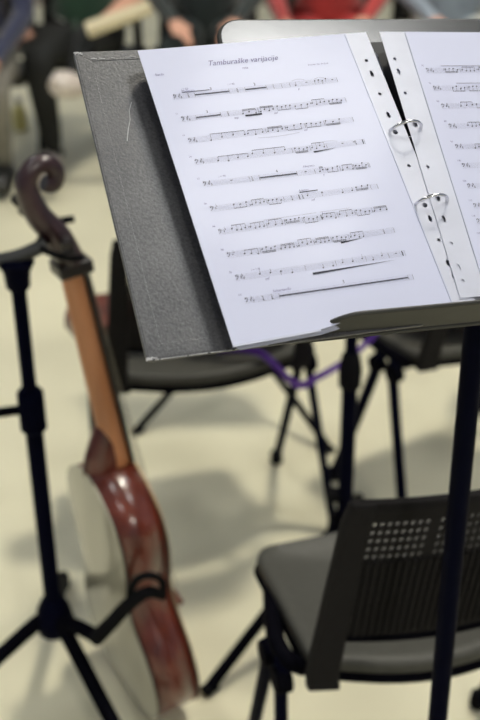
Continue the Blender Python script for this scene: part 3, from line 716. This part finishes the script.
# ------------------------------------------------------------------ instrument stand at the left
SX, SY = -.327, 1.557
st = thing('instrument_stand', 'black tripod instrument stand at the left edge holding the tambura', 'instrument stand', (SX, SY, 0))
MB().tube([(SX, SY, .20), (SX, SY, .66)], .0145, 16).build('lower_pole', M_bluemetal, st, smooth=True)
MB().tube([(SX, SY, .63), (SX, SY, .885)], .0115, 16).build('pole', M_bluemetal, st, smooth=True)
MB().lathe([(.015, 0), (.021, .006), (.021, .07), (.015, .078)], (SX, SY, .60)).build('clamp_collar', M_bluemetal, st, smooth=True)
kb = MB().tube([(SX, SY, .642), (SX - .055, SY - .01, .640)], .008, 10).build('clamp_knob', M_blackmetal, st, smooth=True)
MB().lathe([(.006, 0), (.017, .004), (.017, .022), (.006, .026)], (SX - .055, SY - .01, .640), 14, Matrix.Rotation(-PI / 2, 3, 'Y')).build('knob_grip', M_rubber, kb, smooth=True)
MB().lathe([(.013, 0), (.018, .006), (.02, .03), (.028, .045), (.02, .052)], (SX, SY, .845)).build('top_socket', M_bluemetal, st, smooth=True)
MB().tube(smooth_path([(SX - .11, SY - .01, .873), (SX - .05, SY, .888), (SX, SY, .898), (SX + .03, SY + .005, .908), (SX + .045, SY + .01, .915)], 5), .012, 10, flat=(.8, 1.3), side=(0, 0, 1)).build('cradle_bar', M_lip, st, smooth=True)
MB().tube(smooth_path([(SX + .035, SY + .01, .912), (SX + .036, SY + .045, .915), (SX + .05, SY + .085, .918), (SX + .075, SY + .10, .918)], 5), .006, 8).build('neck_fork', M_rubber, st, smooth=True)
MB().tube(smooth_path([(SX + .035, SY + .01, .912), (SX + .05, SY - .015, .912), (SX + .08, SY - .022, .905), (SX + .1, SY - .01, .90)], 5), .005, 8).build('neck_fork', M_rubber, st, smooth=True)
MB().lathe([(.018, -.03), (.030, -.02), (.034, .0), (.028, .03), (.018, .05)], (SX, SY, .215)).build('leg_hub', M_bluemetal, st, smooth=True)
for fx, fy in ((SX - .30, SY - .14), (SX + .215, SY - .30), (SX - .05, SY + .36)):
    p0 = V((SX, SY, .215)); p1 = V((fx, fy, .014)); dh = V((fx - SX, fy - SY, 0)).normalized()
    l = MB().tube(smooth_path([p0 + dh * .02 + V((0, 0, .008)), p0 + dh * .06 - V((0, 0, .012)), p1], 6), .0135, 12).build('leg', M_blackmetal, st, smooth=True)
    MB().tube([p1 - dh * .03 + V((0, 0, .010)), p1 + dh * .01 + V((0, 0, .001))], .0142, 12).build('rubber_foot', M_rubber, l, smooth=True)
el = aty(98, 637, 1.475); tip = aty(128, 605, 1.445); cr1 = aty(148, 592, 1.437); cr2 = aty(163, 596, 1.46)
MB().tube(smooth_path([V((SX, SY - .01, .225)), (V((SX, SY, .225)) + el) / 2, el], 4), .013, 10).build('support_arm', M_blackmetal, st, smooth=True)
MB().tube(smooth_path([el + V((-.004, 0, -.004)), el.lerp(tip, .5), tip, cr1, cr2], 5), lerp_list([.0135, .0125, .0115, .010, .008], 5), 10).build('support_arm', M_rubber, st, smooth=True)

MB().tube(smooth_path([tip, aty(134, 583, 1.445), aty(148, 575, 1.435), aty(162, 581, 1.455), cr2], 5), .006, 10).build('yoke_loop', M_rubber, st, smooth=True)

# ------------------------------------------------------------------ stands behind
ps = V((.203, 1.86, 0))
st2 = thing('microphone_stand', 'black tripod pole stand rising between the two far chairs behind the pierced chair back', 'stand', ps)
mf = atz(209, 688, .012)
leg3(st2, ps, .20, ((mf.x, mf.y), (.50, 1.70), (.27, 2.20)), .012)
MB().lathe([(.018, 0), (.026, .005), (.026, .05), (.018, .06)], ps + V((0, 0, .16))).build('leg_hub', M_blackmetal, st2, smooth=True)
MB().tube([ps + V((0, 0, .08)), ps + V((0, 0, .56))], .0150, 14).build('lower_pole', M_bluemetal, st2, smooth=True)
MB().tube([ps + V((0, 0, .5)), ps + V((0, 0, .84))], .0115, 14).build('pole', M_bluemetal, st2, smooth=True)
MB().lathe([(.013, 0), (.021, .006), (.022, .04), (.017, .07), (.011, .078)], ps + V((0, 0, .50)), 16).build('clutch', M_rubber, st2, smooth=True)
MB().lathe([(.006, 0), (.016, .004), (.016, .024), (.006, .026)], ps + V((-.01, 0, .262)), 12, Matrix.Rotation(-PI / 2, 3, 'Y')).build('clamp_knob', M_rubber, st2, smooth=True)
MB().tube([ps + V((-.05, 0, .84)), ps + V((.05, 0, .84))], .012, 10).build('clip', M_rubber, st2, smooth=True)

c3 = V((-.01, 2.72, 0))
st3 = thing('music_stand', 'black music stand behind the far left chair, only two tripod feet showing', 'music stand', c3)
MB().tube([c3 + V((0, 0, .14)), c3 + V((0, 0, .74))], .011, 12).build('pole', M_blackmetal, st3, smooth=True)
MB().lathe([(.014, 0), (.022, .005), (.022, .05), (.014, .06)], c3 + V((0, 0, .18)), 14).build('leg_hub', M_blackmetal, st3, smooth=True)
f1 = atz(137, 430, .012); f2 = atz(329, 448, .012)
leg3(st3, c3, .21, ((f1.x, f1.y), (f2.x, f2.y), (-.02, 3.06)), .010)
Fs = (Matrix.Translation(c3 + V((0, .0, .74))) @ Matrix.Rotation(math.radians(55), 4, 'X'))
MB().prism(rrect(.40, .24, .02), -.002, 0).xf(Fs).build('desk', M_desk, st3)
MB().box((0, -.12, .02), (.40, .002, .04)).xf(Fs).build('ledge', M_lip, st3)

# ------------------------------------------------------------------ small tamburas lying on the two far chairs, strap
dark = (M_ebony, M_ebony, M_scroll, M_scroll, M_scroll)
tb = tambura('small_tambura', 'small dark tambura lying across the far left chair, headstock beyond the seat', (.10, 2.26, .500), (-.215, 2.17, .52), (-.25, -.45, 1), .22, .19, .2, .2, .05, .03, scroll=False, mats=(M_scroll, M_ebony, M_rib, M_scroll, M_rib))
pale = wood('pale_spruce_edge', (.62, .42, .28), (.7, .5, .34), .4, .3, 30)
tb2 = tambura('small_tambura', 'small tambura with pale edge lying on the chair at the right edge', (.39, 2.215, .490), (.62, 2.62, .50), (-.1, -.25, 1), .27, .22, .2, .2, .05, .03, scroll=False, mats=(pale, M_ebony, pale, M_scroll, M_rib))
s_pts = [V((-.05, 2.12, .452)), V((.04, 2.10, .452)), aty(296, 384, 2.06), aty(318, 377, 2.06), aty(345, 361, 2.08), aty(372, 338, 2.12), V((.31, 2.17, .485)), V((.36, 2.2, .47))]
sm = MB().tube(smooth_path(s_pts, 6), .0150, 8, flat=(1.0, .18), side=(0, -.5, 1)).build('shoulder_strap', M_purple, None, smooth=True, at=(0.2, 2.06, .42))
tag(sm, 'purple instrument strap hanging between the two far chairs', 'strap')

# ------------------------------------------------------------------ seated players in the background
def person(label, x, y, rz, shirt, trousers, shoe, pose, hair=(.05, .03, .02), skirt=False):
    T = thing('person', label, 'person', (x, y, 0), rz); T.scale = (1.05, 1.05, 1.05)
    ms_ = [mat('shirt', shirt, .85, var=.25, scale=9, sheen=.3), mat('trousers', trousers, .85, var=.2, scale=9), M_skin]
    J = {}; E = []
    def j(n_, p, r, m_): J[n_] = (V(p), r, m_)
    # facing -Y locally; seat height .46
    j('pelvis', (0, 0, .54), .145, 1); j('belly', (0, -.01, .68), .135, 0); j('chest', (0, .0, .88), .15, 0); j('collar', (0, .01, 1.03), .085, 0)
    j('neck', (0, .005, 1.10), .052, 2); j('head', (0, -.015, 1.20), .085, 2); j('crown', (0, -.01, 1.27), .078, 2)
    j('nose', (0, -.10, 1.195), .016, 2); j('chin', (0, -.06, 1.135), .04, 2)
    for a_, b_ in (('pelvis', 'belly'), ('belly', 'chest'), ('chest', 'collar'), ('collar', 'neck'), ('neck', 'head'), ('head', 'crown'), ('head', 'nose'), ('neck', 'chin')): E.append((a_, b_))
    for s, n_ in ((-1, 'L'), (1, 'R')):
        j('sh' + n_, (s * .18, .01, .98), .062, 0); E.append(('collar', 'sh' + n_))
        pe, ph = pose['arm' + n_]
        j('el' + n_, pe, .047, 0 if pose.get('sleeve', True) else 2); j('wr' + n_, ph, .029, 2)
        E.append(('sh' + n_, 'el' + n_)); E.append(('el' + n_, 'wr' + n_))
        d_ = (V(ph) - V(pe)).normalized(); sd = d_.cross(V((0, 0, 1))).normalized()
        palm = V(ph) + d_ * .05 + V((0, 0, -.005)); j('pa' + n_, palm, .034, 2); E.append(('wr' + n_, 'pa' + n_))
        for k, ln in enumerate((.062, .074, .070, .055)):
            o_ = sd * (-.027 + .018 * k)
            m1 = palm + d_ * .035 + o_ ; j(f'fa{k}' + n_, m1, .0105, 2); j(f'fb{k}' + n_, m1 + d_ * ln * .5 + V((0, 0, -.012)), .0095, 2); j(f'fc{k}' + n_, m1 + d_ * ln * .8 + V((0, 0, -.035)), .0085, 2)
            E.append(('pa' + n_, f'fa{k}' + n_)); E.append((f'fa{k}' + n_, f'fb{k}' + n_)); E.append((f'fb{k}' + n_, f'fc{k}' + n_))
        t1 = palm - d_ * .01 - sd * s * .035 * (-1); j('ta' + n_, t1, .013, 2); j('tb' + n_, t1 + d_ * .03 + sd * s * .012, .011, 2); E.append(('pa' + n_, 'ta' + n_)); E.append(('ta' + n_, 'tb' + n_))
        kn, an, toe = pose['leg' + n_]
        j('hip' + n_, (s * .095, -.03, .53), .098, 1); j('kn' + n_, kn, .068, 1); mid = V(kn).lerp(V(an), .35); j('cf' + n_, mid, .062, 1); j('an' + n_, an, .042, 1)
        E += [('pelvis', 'hip' + n_), ('hip' + n_, 'kn' + n_), ('kn' + n_, 'cf' + n_), ('cf' + n_, 'an' + n_)]
    names = list(J); idx = {n_: i for i, n_ in enumerate(names)}
    me = bpy.data.meshes.new('body'); me.from_pydata([J[n_][0] for n_ in names], [(idx[a_], idx[b_]) for a_, b_ in E], [])
    o = bpy.data.objects.new('body', me); COL.objects.link(o)
    md = o.modifiers.new('s', 'SKIN'); 
    for i, n_ in enumerate(names):
        sv = me.skin_vertices[0].data[i]; sv.radius = (J[n_][1], J[n_][1]); sv.use_root = (n_ == 'pelvis')
    md.use_smooth_shade = True; sb = o.modifiers.new('u', 'SUBSURF'); sb.levels = 2; sb.render_levels = 2
    dg = bpy.context.evaluated_depsgraph_get(); dg.update(); nm = bpy.data.meshes.new_from_object(o.evaluated_get(dg))
    bpy.data.objects.remove(o)
    for q in ms_: nm.materials.append(q)
    segs = [(J[a_][0], J[b_][0], (J[a_][2] if b_[:2] == 'wr' else J[b_][2]) if not (a_ in ('neck',) or b_ == 'neck') else 2, (J[a_][1] + J[b_][1]) / 2) for a_, b_ in E]
    for p in nm.polygons:
        c = p.center; best = 1e9; bi = 0
        for A, B, m_, r_ in segs:
            ab = B - A; t = max(0, min(1, (c - A).dot(ab) / max(ab.dot(ab), 1e-9))); dd = (c - (A + ab * t)).length - r_
            if dd < best: best = dd; bi = m_
        p.material_index = bi; p.use_smooth = True
    b = bpy.data.objects.new('body', nm); COL.objects.link(b); b.parent = T
    hm = mat('hair', hair, .6, var=.3, scale=60)
    MB().tube(smooth_path([V((0, .055, 1.08)), V((0, .05, 1.17)), V((0, .02, 1.26)), V((0, -.03, 1.295))], 4), lerp_list([.05, .085, .09, .05], 4), 14).build('hair', hm, T, smooth=True, world=False)
    for s in (-1, 1):
        MB().lathe([(.003, -.009), (.009, -.004), (.009, .004), (.003, .009)], (s * .034, -.092, 1.215), 10).build('eye', M_rubber, T, smooth=True, world=False)
        MB().lathe([(.006, -.02), (.012, -.01), (.013, .01), (.006, .02)], (s * .09, -.01, 1.195), 10).build('ear', M_skin, T, smooth=True, world=False)
    MB().tube([(-.022, -.093, 1.158), (0, -.099, 1.157), (.022, -.093, 1.158)], .005, 6).build('mouth', mat('lips', (.4, .12, .1), .5, var=.1), T, smooth=True, world=False)
    for n_ in 'LR':
        kn, an, toe = pose['leg' + n_]; an = V(an); toe = V(toe); d_ = (toe - an); 
        heel = an - V((d_.x, d_.y, 0)).normalized() * .03 + V((0, 0, -.035))
        MB().tube(smooth_path([heel, an.lerp(toe, .3) + V((0, 0, -.012)), an.lerp(toe, .7) + V((0, 0, -.0)), toe], 4), lerp_list([.038, .048, .045, .03], 4), 12, flat=(1, 1)).build('shoe', mat('shoe_leather', shoe, .4, var=.15), T, smooth=True, world=False)
    return T
def sit(k=0, cross=False, tuck=.0, spread=.12):
    P = {'armL': ((-.24, -.08, .74), (-.13, -.33, .655)), 'armR': ((.24, -.08, .74), (.13, -.33, .655))}
    P['legL'] = ((-spread - .02, -.45, .545), (-spread - .03, -.38 + tuck, .095), (-spread - .05, -.53 + tuck, .045))
    P['legR'] = ((spread + .02, -.45, .545), (spread + .03, -.38 + tuck, .095), (spread + .05, -.53 + tuck, .045))
    if cross: P['legR'] = ((-.04, -.48, .60), (-.16, -.60, .30), (-.20, -.72, .25))
    return P
YB = 4.85
p = sit(cross=True); p['legR'] = ((.06, -.45, .62), (.02, -.62, .47), (-.03, -.71, .46)); p['legL'] = ((-.15, -.44, .545), (-.14, -.30, .095), (-.16, -.45, .045))
p['armL'] = ((-.24, -.10, .72), (-.22, -.34, .64)); p['armR'] = ((.24, -.12, .72), (.12, -.37, .66)); p['sleeve'] = False
person('seated person in a dark green top and black trousers with one white sneaker raised', -.62, YB, 0, (.012, .05, .025), (.008, .009, .009), (.62, .55, .5), p)
p = sit(); p['legL'] = ((-.16, -.46, .53), (-.17, -.16, .095), (-.2, -.30, .045)); p['legR'] = ((.16, -.50, .50), (.10, -.18, .095), (.1, -.33, .045)); p['armR'] = ((.24, -.12, .70), (.17, -.46, .60))
person('seated person in a navy top and grey trousers at the far left edge', -1.03, YB - .26, 0, (.012, .016, .05), (.20, .19, .165), (.012, .012, .012), p)
person('seated person all in black clothing behind the top of the binder', -.12, YB, 0, (.008, .016, .016), (.008, .014, .015), (.02, .02, .02), sit())
p = sit(); p['armL'] = ((-.24, -.12, .70), (-.20, -.40, .65)); 
person('seated person in a red top and red trousers behind the music stand', .38, YB + .02, 0, (.38, .025, .022), (.30, .02, .02), (.03, .02, .02), p)
person('seated person in pale grey trousers beside the red-clothed person', .88, YB, 0, (.25, .30, .36), (.40, .40, .36), (.1, .08, .06), sit())
for x, y, lab in ((-.62, YB, 'dark chair under the seated person in the green top'), (-1.03, YB - .26, 'dark chair under the seated person in grey trousers'), (-.12, YB, 'dark chair under the seated person all in black'),
                  (.38, YB + .02, 'dark chair under the seated person in red'), (.88, YB, 'dark chair under the seated person in pale grey trousers')):
    chair(x, y - .02, 180, lab)['group'] = 'chairs under the background players'
# things around the players' feet
a_ = aty(88, 30, 4.32); b_ = aty(150, 7, 4.32)
M_cream = mat('cream_paper_roll', (.70, .62, .42), .7, var=.06, scale=12)
rl = MB().tube([a_, a_.lerp(b_, .5), b_], [.030, .028, .026], 16).build('paper_roll', M_cream, None, smooth=True, at=a_)
tag(rl, 'rolled cream paper held over the lap of the person in the green top', 'paper roll')
br = thing('instrument_case', 'dark brown upright instrument case standing at the top right corner', 'case', (1.22, 4.62, 0), 0)
M_brown = mat('brown_case', (.075, .06, .045), .6, var=.15, scale=14)
MB().box((0, 0, .31), (.46, .22, .62)).build('case_body', M_brown, br, bevel=.04, smooth=True, world=False)
MB().tube(smooth_path([(-.07, 0, .615), (-.05, 0, .65), (.05, 0, .65), (.07, 0, .615)], 5), .01, 8).build('handle', M_rubber, br, smooth=True, world=False)
M_yel = mat('pale_yellow_plastic', (.62, .56, .22), .45, var=.08); M_lid = mat('grey_cap', (.3, .3, .3), .5, var=.1)
for px, py, lab in ((21, 128, 'pale yellow bottle on the floor, nearer the left edge'), (50, 128, 'pale yellow bottle on the floor under the white sneaker')):
    q = atz(px, py + 2, 0); bt = thing('bottle', lab, 'bottle', q, 0, 'bottles by the players')
    MB().lathe([(.028, 0), (.034, .006), (.034, .085), (.028, .105), (.013, .12), (.013, .13)], (0, 0, 0), 18).build('bottle_body', M_yel, bt, smooth=True, world=False)
    MB().lathe([(.015, .128), (.016, .132), (.016, .15), (.014, .153)], (0, 0, 0), 14).build('cap', M_lid, bt, smooth=True, world=False)
print('scene built')
